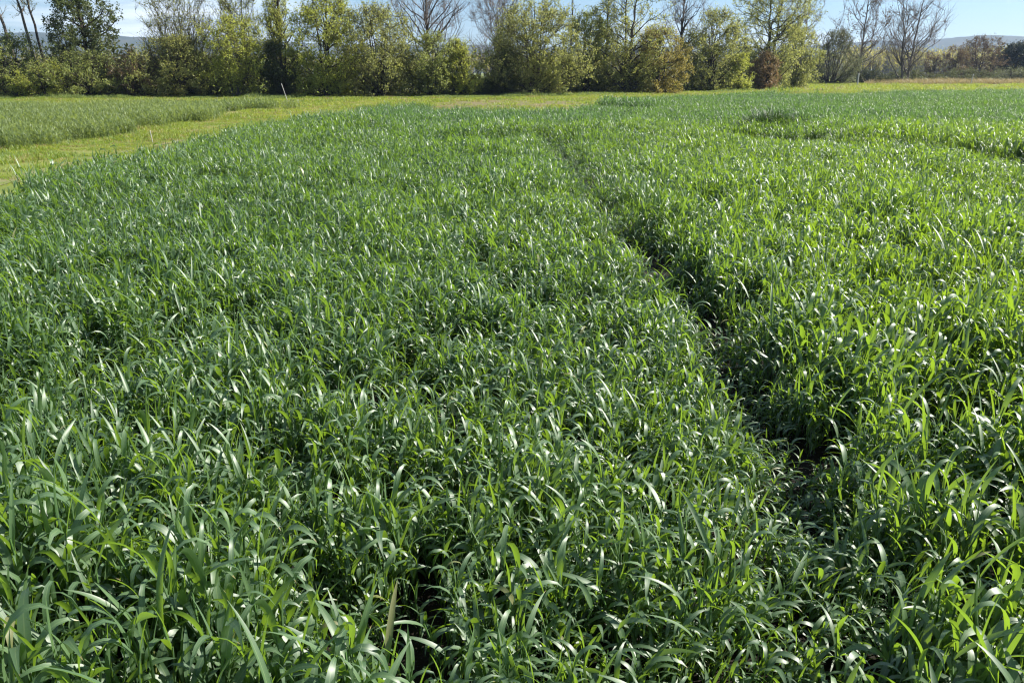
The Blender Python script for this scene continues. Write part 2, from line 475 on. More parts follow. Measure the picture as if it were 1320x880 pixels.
def scatter(name, pts, rot, scl, tone, coll, label, nvar):
    """one object: plants of a collection on a cloud of points"""
    n = len(pts)
    me = bpy.data.meshes.new(name)
    me.vertices.add(n)
    me.vertices.foreach_set("co", np.asarray(pts, np.float32).ravel())
    for an, ty, arr, key in (("rot", 'FLOAT_VECTOR', rot, "vector"), ("scl", 'FLOAT_VECTOR', scl, "vector"), ("tone", 'FLOAT', tone, "value"), ("idx", 'INT', rng.integers(0, nvar, n), "value")):
        a = me.attributes.new(an, ty, 'POINT')
        a.data.foreach_set(key, np.asarray(arr, np.int32 if ty == 'INT' else np.float32).ravel())
    o = link(name, me)
    ng = bpy.data.node_groups.new(name + "_scatter", 'GeometryNodeTree')
    ng.interface.new_socket("Geometry", in_out='INPUT', socket_type='NodeSocketGeometry')
    ng.interface.new_socket("Geometry", in_out='OUTPUT', socket_type='NodeSocketGeometry')
    N, L = ng.nodes, ng.links
    gi, go = N.new("NodeGroupInput"), N.new("NodeGroupOutput")
    ci = N.new("GeometryNodeCollectionInfo")
    ci.inputs["Collection"].default_value = coll
    ci.inputs["Separate Children"].default_value = True
    ci.inputs["Reset Children"].default_value = True
    iop = N.new("GeometryNodeInstanceOnPoints")
    iop.inputs["Pick Instance"].default_value = True
    def na(nm, ty):
        x = N.new("GeometryNodeInputNamedAttribute"); x.data_type = ty
        x.inputs["Name"].default_value = nm
        return x.outputs["Attribute"]
    e2r = N.new("FunctionNodeEulerToRotation")
    L.new(na("rot", 'FLOAT_VECTOR'), e2r.inputs[0])
    L.new(gi.outputs[0], iop.inputs["Points"])
    L.new(ci.outputs[0], iop.inputs["Instance"])
    L.new(na("idx", 'INT'), iop.inputs["Instance Index"])
    L.new(e2r.outputs[0], iop.inputs["Rotation"])
    L.new(na("scl", 'FLOAT_VECTOR'), iop.inputs["Scale"])
    L.new(iop.outputs[0], go.inputs[0])
    md = o.modifiers.new("scatter", 'NODES'); md.node_group = ng
    tag(o, label, kind='stuff')
    return o

def sample(y0, y1, dens, margin=2.5, slope=0.72):
    """even random points over the ground the camera could see between two distances"""
    xm = slope * y1 + margin
    n = int(2 * xm * (y1 - y0) * dens)
    x, y = rng.uniform(-xm, xm, n), rng.uniform(y0, y1, n)
    k = np.abs(x) < slope * y + margin
    return x[k], y[k]

# the wheel rut and the cross gaps
rut = [on_plane(a, b, 0.12) for a, b in [(1150, 960), (1105, 810), (1055, 680), (1010, 590), (945, 480), (885, 390), (800, 300), (752, 232), (715, 186), (700, 178)]]
gap1 = [on_plane(a, b, 0.22) for a, b in [(700, 178), (650, 177), (585, 181)]]
gap2 = [on_plane(a, b, 0.22) for a, b in [(420, 166), (500, 161)]]
gap3 = [on_plane(a, b, 0.22) for a, b in [(935, 173), (1050, 174)]]
gap6 = [on_plane(a, b, 0.22) for a, b in [(1160, 186), (1240, 193), (1330, 205), (1420, 218)]]
gap4 = [on_plane(a, b, 0.22) for a, b in [(775, 138), (840, 139)]]
gap5 = [on_plane(a, b, 0.22) for a, b in [(985, 121.5), (1130, 121)]]

def crop_fields(x, y):
    """density 0..1, height factor, tone at each point of the crop"""
    h = 1 + .30 * (vnoise(x, y, 1.3, 11) - .5) + .55 * (vnoise(x, y, .27, 14) - .5) + .22 * (vnoise(x, y, .5, 12) - .5) + .18 * (vnoise(x, y, 5, 13) - .5)
    dens = np.clip(-.22 + 2.2 * vnoise(x, y, .27, 14), .06, 1) * np.clip(.60 + 1.0 * vnoise(x, y, .9, 15), 0, 1)
    tone = .5 * (vnoise(x, y, 2.5, 16) - .5)
    d, s = dist_line(x, y, rut)
    wob = .10 * (vnoise(x, y, .5, 17) - .5)
    right = s > 0
    near = np.clip((14 - y) / 8, 0, 1)
    h = h * np.where(right & (y < 16), 1 + .14 * near, 1)
    h = h * np.where((~right) & (d < 2.2) & (y < 14), 1 - .16 * near * np.clip(1.4 - d / 1.6, 0, 1), 1)
    tone = tone + np.where(right, .36, -.10) * np.clip((26 - y) / 12, 0.15, 1) * np.clip(d / (.5 + .12 * y), 0, 1)  # backlit look painted in: tone raised right of the rut, lowered left
    h = h * np.where((x < -.15) & (y < 3.2), 1 + .22 * np.clip((3.2 - y) / 1.5, 0, 1) * np.clip((-.15 - x) / .5, 0, 1), 1)
    wr = 1 + np.clip((y - 5) / 6, 0, 1.2)
    k = np.clip((d + wob - .05 * wr) / (.18 * wr), 0, 1)
    fade = np.clip((y - 1.5) / .9, .12, 1)
    dens *= 1 - .55 * (1 - k) * fade
    h *= 1 - .58 * (1 - k) * fade
    for g, wdt, front, rise, drop, reach in ((gap1, .5, -1, .38, .42, 2.5), (gap2, .5, -1, .38, .42, 3), (gap3, .8, 1, .15, .58, 5), (gap6, .8, 1, .42, .50, 5), (gap4, 1.2, 1, .35, .4, 5), (gap5, 1.5, 1, .5, .45, 7)):
        d, s = dist_line(x, y + 2.2 * (vnoise(x, y, 1.3, 19) - .5) * wdt, g)
        lo, hi = min(p[0] for p in g), max(p[0] for p in g)
        inx = np.clip((x - lo + .6) / .8, 0, 1) * np.clip((hi + .6 - x) / .8, 0, 1)
        infront = s * front > 0
        k = np.clip((d + 2 * wob - .2 * wdt) / wdt, 0, 1)
        dens *= 1 - .75 * (1 - k) * inx
        h *= np.where(infront, 1 - drop * inx * np.clip(1 - d / reach, 0, 1), 1 + rise * inx * np.exp(-(d / (reach * .8)) ** 2))
    dens = np.where(y < 2.6, np.maximum(dens, .42), dens)
    return dens, h, tone

def crop_points(y0, y1, dens, hm=1.0, wm=1.0):
    x, y = sample(y0, y1, dens)
    D, h, tone = crop_fields(x, y)
    k = (rng.random(len(x)) < D) & in_poly(x + 1.0 * (vnoise(x, y, .8, 61) - .5), y + 3.0 * (vnoise(x, y, 1.1, 62) - .5) * np.clip(y / 40, .1, 1), crop_poly) & (np.hypot(x, y) > .75)
    x, y, h, tone = x[k], y[k], h[k], tone[k]
    n = len(x)
    h = h * rng.uniform(.85, 1.15, n) * hm
    # wind has laid the left part over to the right
    lay = np.clip((1.2 - x / np.maximum(y, 1)) , 0, 2) / 2
    rz = np.where(rng.random(n) < .75 * lay, rng.normal(-.6, .7, n), rng.uniform(-math.pi, math.pi, n))
    rot = np.stack([rng.normal(0, .10, n) + .05, rng.normal(.07, .10, n), rz], 1)
    wd = rng.uniform(.85, 1.15, n) * wm * (.52 + .36 * h)
    return np.stack([x, y, np.full(n, .002)], 1), rot, np.stack([wd, wd, h], 1), tone

near_src = source_collection("crop_near", [clump_mesh("crop_clump_%d" % i, 100 + i, 4, .045, 7, 1.0, M['crop'], bias=.45) for i in range(14)])
mid_src = source_collection("crop_mid", [clump_mesh("crop_clump_mid_%d" % i, 200 + i, 5, .07, 4, 1.05, M['crop'], bias=.45) for i in range(10)])
pale_src = source_collection("crop_pale", [clump_mesh("crop_clump_pale_%d" % i, 350 + i, 8, .15, 3, 1.15, M['crop_pale'], leaves=(4, 6), bias=.2) for i in range(6)])
far_src = source_collection("crop_far", [clump_mesh("crop_clump_far_%d" % i, 300 + i, 8, .15, 3, 1.15, M['crop_far'], leaves=(4, 6), bias=.2) for i in range(8)])
def cat(*ps):
    return [np.concatenate(z) for z in zip(*ps)]
scatter('cereal_crop', *crop_points(.2, 6.5, 225), near_src, 'dense green cereal crop with arching glossy leaves filling the field', 14)
scatter('cereal_crop', *cat(crop_points(6.5, 12, 105, 1, 1.05), crop_points(12, 22, 76, 1, 1.15)), mid_src, 'middle stretch of the green cereal crop beyond the near leaves', 10)
scatter('cereal_crop', *cat(crop_points(22, 40, 32, 1, 1.05), crop_points(40, 75, 17, 1, 1.15)), far_src, 'far stretch of green cereal crop reaching the mown strip', 8)

# tall plot left of the track
x, y = sample(14, 50, 26, margin=4)
k = in_poly(x + 2.2 * (vnoise(x, y, 1.0, 63) - .5), y + 3.0 * (vnoise(x, y, 1.2, 64) - .5), left_poly) & (rng.random(len(x)) < .4 + 1.1 * vnoise(x, y, 1.4, 65))
x, y = x[k], y[k]
h = (.85 + .35 * vnoise(x, y, 1.5, 31) + .25 * vnoise(x, y, 5, 32)) * rng.uniform(.85, 1.15, len(x))
n = len(x)
scatter('cereal_crop', np.stack([x, y, np.full(n, .002)], 1), np.stack([rng.normal(0, .1, n), rng.normal(0, .1, n), rng.uniform(0, 6.28, n)], 1),
        np.stack([np.full(n, 1.05)] * 2 + [h], 1), .25 + .6 * (vnoise(x, y, 3, 33) - .5), pale_src, 'separate tall stand of pale green cereal left of the track', 6)

# mown grass of the track and of the strip under the trees
def tuft_mesh(name, seed, blades, size, hgt, w, mat):
    g = np.random.default_rng(seed); b = Buf()
    for _ in range(blades):
        b.add(*blade(hgt * g.uniform(.5, 1.3), w * g.uniform(.7, 1.3), R(g.uniform(3, 40)), R(g.uniform(35, 110)), 1.3, g.uniform(0, 6.28), (*g.uniform(-size, size, 2), -.003), g.normal(0, .6), 3, .2))
    return b.mesh(name, mat)
mown_src = source_collection("mown", [tuft_mesh("mown_tuft_%d" % i, 400 + i, 46, .17, .075, .010, M['mown']) for i in range(6)] + [tuft_mesh("straw_tuft_%d" % i, 420 + i, 34, .17, .07, .008, M['straw']) for i in range(2)])
def mown_points(y0, y1, dens, s):
    x, y = sample(y0, y1, dens, margin=4)
    k = ~in_poly(x, y, crop_poly) & ~in_poly(x, y, left_poly) & (rng.random(len(x)) < 1.5 * vnoise(x, y, 1.3, 41))
    k &= ~in_poly(x, y, sparse_poly) | (rng.random(len(x)) < .35)
    bare = in_poly(x, y, [on_plane(a, b, 0.0) for a, b in path_px])
    k &= ~bare | (rng.random(len(x)) < .25)
    x, y = x[k], y[k]; n = len(x)
    h = s * rng.uniform(.7, 1.3, n) * (.4 + 1.5 * vnoise(x, y, 1.6, 42) ** 1.5)
    return np.stack([x, y, np.full(n, .002)], 1), np.stack([np.zeros(n), np.zeros(n), rng.uniform(0, 6.28, n)], 1), np.stack([np.full(n, s), np.full(n, s), h], 1), 1.3 * (vnoise(x, y, 2.5, 43) - .5)
scatter('mown_grass', *cat(mown_points(7, 30, 22, 1.1), mown_points(30, 75, 9, 1.7), mown_points(75, 170, 1.6, 3.2)), mown_src, 'short yellow green mown grass of the track and field margin', 8)

# ------------------------------------------------------------------ trees
def bez(A, B, C, k):
    t = np.linspace(0, 1, k)[None, :, None]
    return A[:, None] * (1 - t) ** 2 + 2 * B[:, None] * t * (1 - t) + C[:, None] * t ** 2

def leaf_quads(P, size, g, droop=0.0):
    n = len(P)
    d = g.normal(0, 1, (n, 3)); d[:, 2] -= droop
    d /= np.linalg.norm(d, axis=1, keepdims=True)
    e = np.cross(d, g.normal(0, 1, (n, 3))); e /= np.linalg.norm(e, axis=1, keepdims=True) + 1e-9
    s = size * g.uniform(.6, 1.4, n)[:, None]
    V = np.stack([P - d * s * .1, P + d * s * .45 + e * s * .36, P + d * s, P + d * s * .45 - e * s * .36], 1)
    return V.reshape(-1, 3), np.arange(n * 4).reshape(n, 4)

PROFILE = {
    'shrub': lambda u: np.clip(np.sqrt(np.clip(1 - ((u - .42) / .60) ** 2, 0, 1)), .12, 1) * np.where(u < .25, .86 + .3 * u, 1),
    'round': lambda u: np.clip(np.sqrt(np.clip(1 - ((u - .52) / .52) ** 2, 0, 1)), .10, 1),
    'column': lambda u: np.clip(.55 + .9 * u - 1.25 * u ** 2.2, .08, 1),
    'vase': lambda u: np.clip(.20 + 1.15 * u - .55 * np.clip(u - .55, 0, 1) * 2, .1, 1),
    'broom': lambda u: np.clip(.45 + .65 * u - .9 * np.clip(u - .75, 0, 1) * 1.6, .12, 1),
    'cone': lambda u: np.clip(1.05 * (1 - u) ** .8, .05, 1),
}

def tree(name, label, cat_, px, d, wpx, top, stems=5, nb=70, nt=9, nl=9, leaf=.13, crown='olive', bark='bark_dark', twig='bark_olive', prof='shrub',
         low=.03, lean=0.0, rad=.10, spread=.35, up=.45, twl=.55, group=None, z0=0.0, depth=1.0, limbs=None, tr=.008, seed=None):
    seed = int(px * 7 + d) if seed is None else seed
    g = np.random.default_rng(seed)
    H = z_at(top, d) - z0
    W = wpx * m_per_px(d) / 2 * (1.16 if nl >= 5 else 1)
    root = bpy.data.objects.new(name, None)
    COL.objects.link(root)
    root.location = (x_at(px, d), d, z0)
    root.empty_display_size = .5
    tag(root, label, cat_, group)
    f = PROFILE[prof]
    ln = np.array([lean * H, 0, 0])
    # stems
    az = np.arange(stems) * 2 * math.pi / stems + g.uniform(0, 1, stems)
    az = az + g.normal(0, .3, stems)
    rr = np.zeros(stems) if stems == 1 else g.uniform(.25, 1.0, stems)
    A = np.stack([np.cos(az) * rr * .12 * W, np.sin(az) * rr * .12 * W, np.full(stems, -.05)], 1)
    topu = np.ones(stems) if stems == 1 else g.uniform(.72, .98, stems)
    C = np.stack([np.cos(az) * rr * spread * W, np.sin(az) * rr * spread * W * depth, topu * H], 1) + ln * topu[:, None]
    B = A * .4 + C * .6; B[:, 2] = topu * H * .55; B[:, :2] -= C[:, :2] * .18
    SPn = 12
    S = bez(A, B, C, SPn)
    S[:, 1:-1] += g.normal(0, .018 if stems > 1 else .008, (stems, SPn - 2, 3)) * H * .35
    srad = rad * np.linspace(1, .16, SPn)[None] ** .9 * g.uniform(.75, 1.1, (stems, 1))
    if stems == 1: srad[:, 0] *= 1.35
    for i in range(stems):
        v, q = tubes(S[i:i + 1], srad[i:i + 1], 7)
        link('trunk' if stems == 1 else 'stem', mk_mesh('trunk', v, q, None, True, M[bark]), root)
    # limbs: each reaches from a stem towards a place on the crown's envelope; branches leave the limbs, twigs the branches
    def path(A, B, C, k, wob):
        p = bez(A, B, C, k)
        w = np.cumsum(g.normal(0, 1, p.shape), axis=1); t = np.linspace(0, 1, k)[None, :, None]
        w = w - w[:, :1] * (1 - t) - w[:, -1:] * t * .6
        return p + w * wob[:, None, None]
    def along(p, idx, t):
        fi = t * (p.shape[1] - 1); i0 = np.clip(fi.astype(int), 0, p.shape[1] - 2); fr = (fi - i0)[:, None]
        d_ = p[idx, i0 + 1] - p[idx, i0]
        return p[idx, i0] * (1 - fr) + p[idx, i0 + 1] * fr, d_ / (np.linalg.norm(d_, axis=1, keepdims=True) + 1e-9), i0
    nlimb = max(8, int(nb / 2.2)) if limbs is None else limbs
    nsub = max(2, round(nb * (1.8 if nl >= 5 else 1.3) / nlimb))
    u = np.clip(low + (1 - low) * g.beta(1.15, 1.0, nlimb), 0, 1)
    az2 = g.uniform(0, 2 * math.pi, nlimb)
    def env(u, a):
        return W * f(u) * (1 + .15 * np.sin(3 * a + seed) + .12 * np.sin(7 * u + 2 * a + seed * .7))
    rad_e = env(u, az2) * g.uniform(.70, .95, nlimb)
    E = np.stack([np.cos(az2) * rad_e, np.sin(az2) * rad_e * depth, u * H], 1) + ln * u[:, None]
    si = g.integers(0, stems, nlimb)
    hz = np.clip(E[:, 2] - up * rad_e * g.uniform(.7, 1.6, nlimb) - .04 * H, .03 * H, None)
    base, _, i0 = along(S, si, np.clip(hz / (topu[si] * H), .02, .97))
    br = np.minimum(srad[si, i0] * .55, .55 * rad)
    mid = base * .45 + E * .55; mid[:, 2] = base[:, 2] + (E[:, 2] - base[:, 2]) * g.uniform(.25, .6, nlimb); mid += g.normal(0, .12, (nlimb, 3)) * rad_e[:, None]
    Lp = path(base, mid, E, 9, .025 * rad_e)
    lrad = np.maximum(br[:, None] * np.linspace(1, .18, 9)[None], tr)
    v0, q0 = tubes(Lp, lrad, 5)
    ns = nlimb * nsub
    li = np.repeat(np.arange(nlimb), nsub)
    sb, sdir, _ = along(Lp, li, g.uniform(.22, 1.0, ns))
    se = sb + (sdir * .6 + g.normal(0, .55, (ns, 3)) + np.array([0, 0, .25 * min(up, 1.2)])) * (.42 * rad_e[li] + .07 * H)[:, None] * g.uniform(.5, 1.2, ns)[:, None]
    # stay inside the (lobed) envelope
    uu = np.clip(se[:, 2] / H, 0.01, 1); se[:, 2] = uu * H * np.where(se[:, 2] > H, g.uniform(.9, 1.0, ns), 1)
    off = se[:, :2] - ln[None, :2] * uu[:, None]
    rr_ = np.hypot(off[:, 0], off[:, 1]); mxr = env(uu, np.arctan2(off[:, 1], off[:, 0])) * g.uniform(.85, 1.08, ns)
    se[:, :2] = ln[None, :2] * uu[:, None] + off * np.minimum(1, mxr / (rr_ + 1e-6))[:, None]
    slen = np.linalg.norm(se - sb, axis=1)
    Bp = path(sb, (sb + se) / 2 + g.normal(0, .12, (ns, 3)) * slen[:, None], se, 6, .035 * slen)
    v1, q1 = tubes(Bp, np.tile(np.linspace(tr * 2.2, tr * .9, 6)[None], (ns, 1)), 3)
    ntw = ns * nt
    bi = np.repeat(np.arange(ns), nt)
    tb, bd, _ = along(Bp, bi, g.uniform(.15, 1.0, ntw))
    td = bd * .7 + g.normal(0, .5, (ntw, 3)); td[:, 2] += .2 + .25 * min(up, 1.2)
    td /= np.linalg.norm(td, axis=1, keepdims=True)
    tl = twl * g.uniform(.4, 1.4, ntw) * (.6 + .4 * min(W, 4) / 2.3)
    te = tb + td * tl[:, None]
    te[:, 2] = np.maximum(te[:, 2], .05)
    tm = (tb + te) / 2 + g.normal(0, .07, (ntw, 3)) * tl[:, None]
    Tp = np.stack([tb, tm, te], 1) if nl < 2 else np.stack([tb, te], 1)
    v2, q2 = tubes(Tp, np.tile([[tr, tr * .75, tr * .35] if nl < 2 else [tr, tr * .4]], (ntw, 1)), 3)
    me = mk_mesh('branches', np.concatenate([v0, v1, v2]), np.concatenate([q0, q1 + len(v0), q2 + len(v0) + len(v1)]), None, True, M[bark])
    me.materials.append(M[twig])
    mi = np.zeros(len(q0) + len(q1) + len(q2), np.int32); mi[len(q0):] = 1
    me.polygons.foreach_set("material_index", mi)
    tag(link('branches', me, root), kind='stuff')
    if nl:
        # leaves sit in sprays: some twigs bear many, others few
        thin = np.clip(1.12 - .75 * np.clip(te[:, 2] / H, 0, 1) ** 1.6, .25, 1.1)
        cnt = np.round(np.clip(g.gamma(2.2, nl * 1.55 / 2.2, ntw), 0, nl * 4) * thin).astype(int)
        ti = np.repeat(np.arange(ntw), cnt)
        lt = g.uniform(.2, 1.05, len(ti))[:, None]
        P = np.where(lt < .5, tb[ti] * (1 - 2 * lt) + tm[ti] * 2 * lt, tm[ti] * (2 - 2 * lt) + te[ti] * (2 * lt - 1)) + g.normal(0, leaf * .45, (len(ti), 3))
        P[:, 2] = np.maximum(P[:, 2], .06)
        v, q = leaf_quads(P, leaf * .76, g, .3)
        tag(link('crown', mk_mesh('crown', v, q, None, False, M[crown]), root), kind='stuff')
    return root

G1 = 'trees and shrubs along the field edge'
T = lambda lab, *a, **k: tree(k.pop('name', 'shrub'), lab, k.pop('cat', 'shrub'), *a, group=k.pop('group', G1), **k)

# far left
T('dark green thicket at the far left end of the tree row', 12, 56, 120, 46, crown='midgreen', nb=90, nt=10, nl=9, seed=1)
T('low bright green bush at the foot of the two bare poplar trunks', 62, 54.5, 62, 84, crown='yellowgreen', nb=50, nt=8, nl=9, leaf=.11)
for px, dx, lab, wp, bk in ((34, -.16, 'pale leaning bare trunk furthest left behind the thicket', 30, 'bark_grey'), (18, -.13, 'thin leaning bare tree at the very left edge', 26, 'bark_dark'),
                   (57, -.11, 'slim bare leaning poplar with reddish bark left of its darker twin', 26, 'bark_grey'), (68, -.10, 'dark bare leaning poplar right of its reddish twin', 26, 'bark_dark')):
    T(lab, px, 59, wp, -75, stems=1, nb=26, nt=5, nl=1, leaf=.08, crown='olive', bark=bk, prof='column', low=.55, lean=dx, rad=.14, name='poplar_tree', cat='tree', tr=.008)
T('tall dark ivy clad tree with its trunk showing through', 122, 58, 88, -60, stems=1, nb=120, nt=9, nl=9, crown='dark', prof='column', low=.04, rad=.17, leaf=.16, name='ivy_clad_tree', cat='tree', lean=-.02)
T('low olive scrub round the foot of the ivy clad tree', 118, 56, 120, 72, crown='midgreen', nb=90, nt=9, nl=9)
T('dusky brown tinged low shrub right of the ivy clad tree', 182, 57, 70, 68, crown='brown', nb=60, nt=9, nl=8)
T('tall willow of thin upright olive shoots thinning out to sky', 245, 59, 120, -18, crown='olive', nb=230, nt=12, nl=3, leaf=.10, prof='broom', stems=14, rad=.045, bark='bark_olive', up=1.2, name='willow_tree', cat='willow', twl=.7, spread=.8)
T('dense olive shrub before the thin upright willow', 232, 56.5, 92, 50, crown='olive', nb=110, nt=9, nl=8, leaf=.12)
T('fresh yellow green tree on a slim grey trunk', 305, 56.5, 84, 20, crown='yellowgreen', nb=110, nt=9, nl=7, leaf=.12, stems=2, bark='bark_grey', rad=.07, prof='round', low=.16, name='birch_tree', cat='tree')
T('upright yellow green shoots rising behind the fresh green tree', 318, 60, 74, -22, crown='yellowgreen', nb=150, nt=11, nl=3, leaf=.10, prof='broom', stems=11, rad=.045, bark='bark_olive', up=1.2, name='willow_tree', cat='willow', twl=.7, spread=.7)
T('narrow poplar column of pale yellow green with a dark ivy base', 368, 59, 44, -60, crown='yellowgreen', nb=120, nt=9, nl=5, leaf=.10, prof='column', stems=1, rad=.16, up=1.3, name='poplar_tree', cat='tree')
T('dark ivy thicket wrapped round the poplar foot', 366, 57.5, 46, 52, crown='dark', nb=70, nt=9, nl=9)
T('tall bright olive green willow left of its greyer neighbour', 424, 57, 84, -16, crown='yellowgreen', nb=170, nt=10, nl=7, leaf=.12, prof='shrub', stems=7, rad=.08, name='willow_tree', cat='willow')
T('broad grey olive willow, its fine leaves lit on the side away from the poplar', 490, 57.5, 96, 6, crown='olive', nb=180, nt=10, nl=7, leaf=.11, prof='shrub', stems=7, rad=.08, name='willow_tree', cat='willow')
T('bare spreading tree whose dark limbs fan above the round bush', 553, 64, 130, -60, stems=1, nb=60, nt=16, nl=0, bark='bark_grey', twig='twig_grey', prof='vase', low=.45, rad=.15, up=1.0, name='bare_tree', cat='tree', tr=.010, twl=.9)
T('rounded bush with a see through gap near its foot', 558, 58, 70, 46, crown='midgreen', nb=110, nt=10, nl=8, leaf=.11, prof='round', low=.05)
T('pale yellow green bush shining beside the see through gap', 595, 58.5, 52, 54, crown='yellowgreen', nb=90, nt=10, nl=8, leaf=.10, prof='shrub')
T('bare hazy grey tree of very fine twigs behind the rounded willow', 645, 66, 86, -14, stems=3, nb=110, nt=14, nl=0, bark='bark_grey', twig='twig_grey', prof='round', low=.3, rad=.10, up=.9, name='bare_tree', cat='tree', tr=.009, twl=.9)
T('dark lower shrub under the hazy grey bare tree', 648, 61, 50, 62, crown='dark', nb=70, nt=9, nl=9, leaf=.12)
T('large rounded grey green willow', 690, 61, 116, 0, crown='olive', nb=210, nt=10, nl=8, leaf=.12, prof='shrub', stems=8, rad=.09, name='willow_tree', cat='willow')
T('tall thin bare pole of a tree behind the willows', 735, 70, 16, -50, stems=1, nb=14, nt=4, nl=0, bark='bark_dark', prof='column', low=.5, rad=.10, name='bare_tree', cat='tree', tr=.008)
T('shaded deep green tree in the dip beside the tall dark limbed tree', 756, 66, 56, 12, crown='midgreen', nb=120, nt=9, nl=8, leaf=.13, prof='shrub', stems=4, name='alder_tree', cat='tree')
T('tall dark limbed tree, olive leaves up to the sky', 806, 65, 90, -36, crown='olive', nb=170, nt=9, nl=6, leaf=.13, prof='round', low=.04, stems=3, rad=.15, name='alder_tree', cat='tree')
T('dark trunk with few twigs rising left of the olive limbed tree', 780, 68, 40, -50, stems=1, nb=36, nt=8, nl=1, leaf=.1, crown='dark', bark='bark_dark', prof='column', low=.3, rad=.14, name='alder_tree', cat='tree', tr=.009)
T('golden olive rounded willow bush', 848, 66, 76, 38, crown='golden', nb=130, nt=10, nl=8, leaf=.12, prof='shrub', stems=6, name='willow_tree', cat='willow')
T('bare tree with dark forked trunk behind the golden bush', 874, 74, 70, -40, stems=1, nb=50, nt=14, nl=0, bark='bark_dark', twig='twig_grey', prof='vase', low=.4, rad=.18, up=1.0, name='bare_tree', cat='tree', tr=.010, twl=.9)
T('rounded brownish olive tree right of the golden bush', 916, 74, 78, 14, crown='olive', nb=170, nt=10, nl=7, leaf=.13, prof='shrub', stems=7, rad=.09, name='willow_tree', cat='willow')
T('small yellow leaved bush between the brownish and the tall drooping tree', 952, 74, 30, 70, crown='yellowgreen', nb=50, nt=9, nl=9, leaf=.12)
T('tall olive tree with drooping outer branches', 988, 82, 96, -30, crown='olive', nb=190, nt=10, nl=6, leaf=.15, prof='round', low=.04, stems=4, rad=.15, name='alder_tree', cat='tree')
T('rusty orange bush under the tall drooping tree', 986, 78, 30, 68, crown='orange', nb=90, nt=9, nl=8, leaf=.12)
T('thin bare crown rising behind the drooping tree', 1024, 92, 60, -8, stems=2, nb=60, nt=14, nl=0, bark='bark_grey', twig='twig_grey', prof='vase', low=.3, rad=.12, up=.9, name='bare_tree', cat='tree', tr=.010)
T('olive lower tree filling the right shoulder of the drooping tree', 1022, 86, 54, 36, crown='olive', nb=100, nt=10, nl=7, leaf=.15, prof='shrub', stems=5)
T('grey green many stemmed willow bush standing alone', 1070, 112, 72, 40, crown='grey', nb=130, nt=11, nl=5, leaf=.15, prof='shrub', stems=11, rad=.07, tr=.016, up=1.0, spread=.7)
T('slender tree with a thin scatter of reddish dry leaves', 1105, 118, 68, -24, stems=1, nb=70, nt=10, nl=1.3, leaf=.22, crown='brown', bark='bark_grey', twig='twig_brown', prof='round', low=.35, rad=.15, up=.9, name='ash_tree', cat='tree', tr=.016, twl=1.2)
T('two stemmed bare tree with a wide fan of twigs', 1166, 120, 98, -22, stems=2, nb=84, nt=13, nl=0, bark='bark_grey', twig='twig_grey', prof='vase', low=.28, rad=.18, up=1.0, spread=.5, name='bare_tree', cat='tree', tr=.016, twl=1.4)
G2 = 'shrubs along the right hand boundary'
T('tangled bare brown thorn bush right of the fan shaped bare tree', 1200, 135, 30, 66, crown='brown', nb=60, nt=10, nl=2, leaf=.18, prof='vase', stems=5, rad=.08, tr=.016, group=G2, bark='bark_dark', twig='twig_brown')
T('purplish brown leafless shrub left of the red tipped tree', 1226, 135, 36, 60, crown='brown', nb=80, nt=11, nl=4, leaf=.18, prof='shrub', stems=5, rad=.08, tr=.016, group=G2, twig='twig_brown')
T('dark tree with red tinged bare top before the hill', 1258, 138, 62, 48, crown='brown', nb=150, nt=11, nl=3, leaf=.18, prof='shrub', low=.03, stems=4, rad=.12, tr=.016, group=G2, twig='twig_brown', name='oak_tree', cat='tree')
T('blue green pine with dense clumped crown', 1303, 140, 44, 57, crown='pine', nb=120, nt=12, nl=10, leaf=.24, prof='round', low=.05, stems=1, rad=.22, tr=.016, group=G2, name='pine_tree', cat='pine')
T('second dark pine partly cut by the frame edge', 1336, 142, 40, 60, crown='pine', nb=100, nt=12, nl=10, leaf=.24, prof='round', low=.05, stems=1, rad=.2, tr=.016, group=G2, name='pine_tree', cat='pine')
T('low leafy green bramble mound under the dark pines', 1305, 128, 66, 89, crown='grey', nb=70, nt=10, nl=9, leaf=.16, group=G2, name='bramble_bush', cat='bush')
T('low dark bramble mound at the foot of the fan shaped bare tree', 1170, 126, 80, 93, crown='bramble', nb=80, nt=10, nl=8, leaf=.16, group=G2, name='bramble_bush', cat='bush')
T('low dark bramble mound beside the white stake', 1120, 122, 60, 92, crown='bramble', nb=60, nt=10, nl=8, leaf=.16, group=G2, name='bramble_bush', cat='bush')
T('low olive bramble mound under the red tipped tree', 1240, 128, 70, 91, crown='bramble', nb=70, nt=10, nl=8, leaf=.16, group=G2, name='bramble_bush', cat='bush')

# dark tangle at the feet of the trees
def undergrowth():
    g = np.random.default_rng(77)
    vs, qs, n0 = [], [], 0
    line = [(-60, 58.5, 3.6), (200, 60.5, 3.4), (400, 61, 3.2), (520, 61, 2.2), (620, 63, 1.6), (720, 66, 3.0), (860, 71, 3.0), (960, 82, 3.2), (1040, 98, 2.2)]
    pxs = np.array([l[0] for l in line]); ds = np.array([l[1] for l in line]); hs = np.array([l[2] for l in line])
    n = 36000
    px = g.uniform(-60, 1040, n)
    keep = ~((np.abs(px - 558) < 9))
    px = px[keep]; n = len(px)
    d = np.interp(px, pxs, ds) + g.normal(0, 1.1, n)
    h = np.interp(px, pxs, hs) * (.55 + .7 * vnoise(px, px * 0, 22, 5))
    z = h * g.beta(1.0, 1.5, n)
    P = np.stack([(px - 660) / F * (d * CP + CAM_H * SP), d, z + .05], 1)
    v, q = leaf_quads(P, .22, g, 0)
    o = link('undergrowth', mk_mesh('undergrowth', v, q, None, False, M['bramble']))
    tag(o, 'dark tangled undergrowth at the feet of the trees', kind='stuff')
undergrowth()

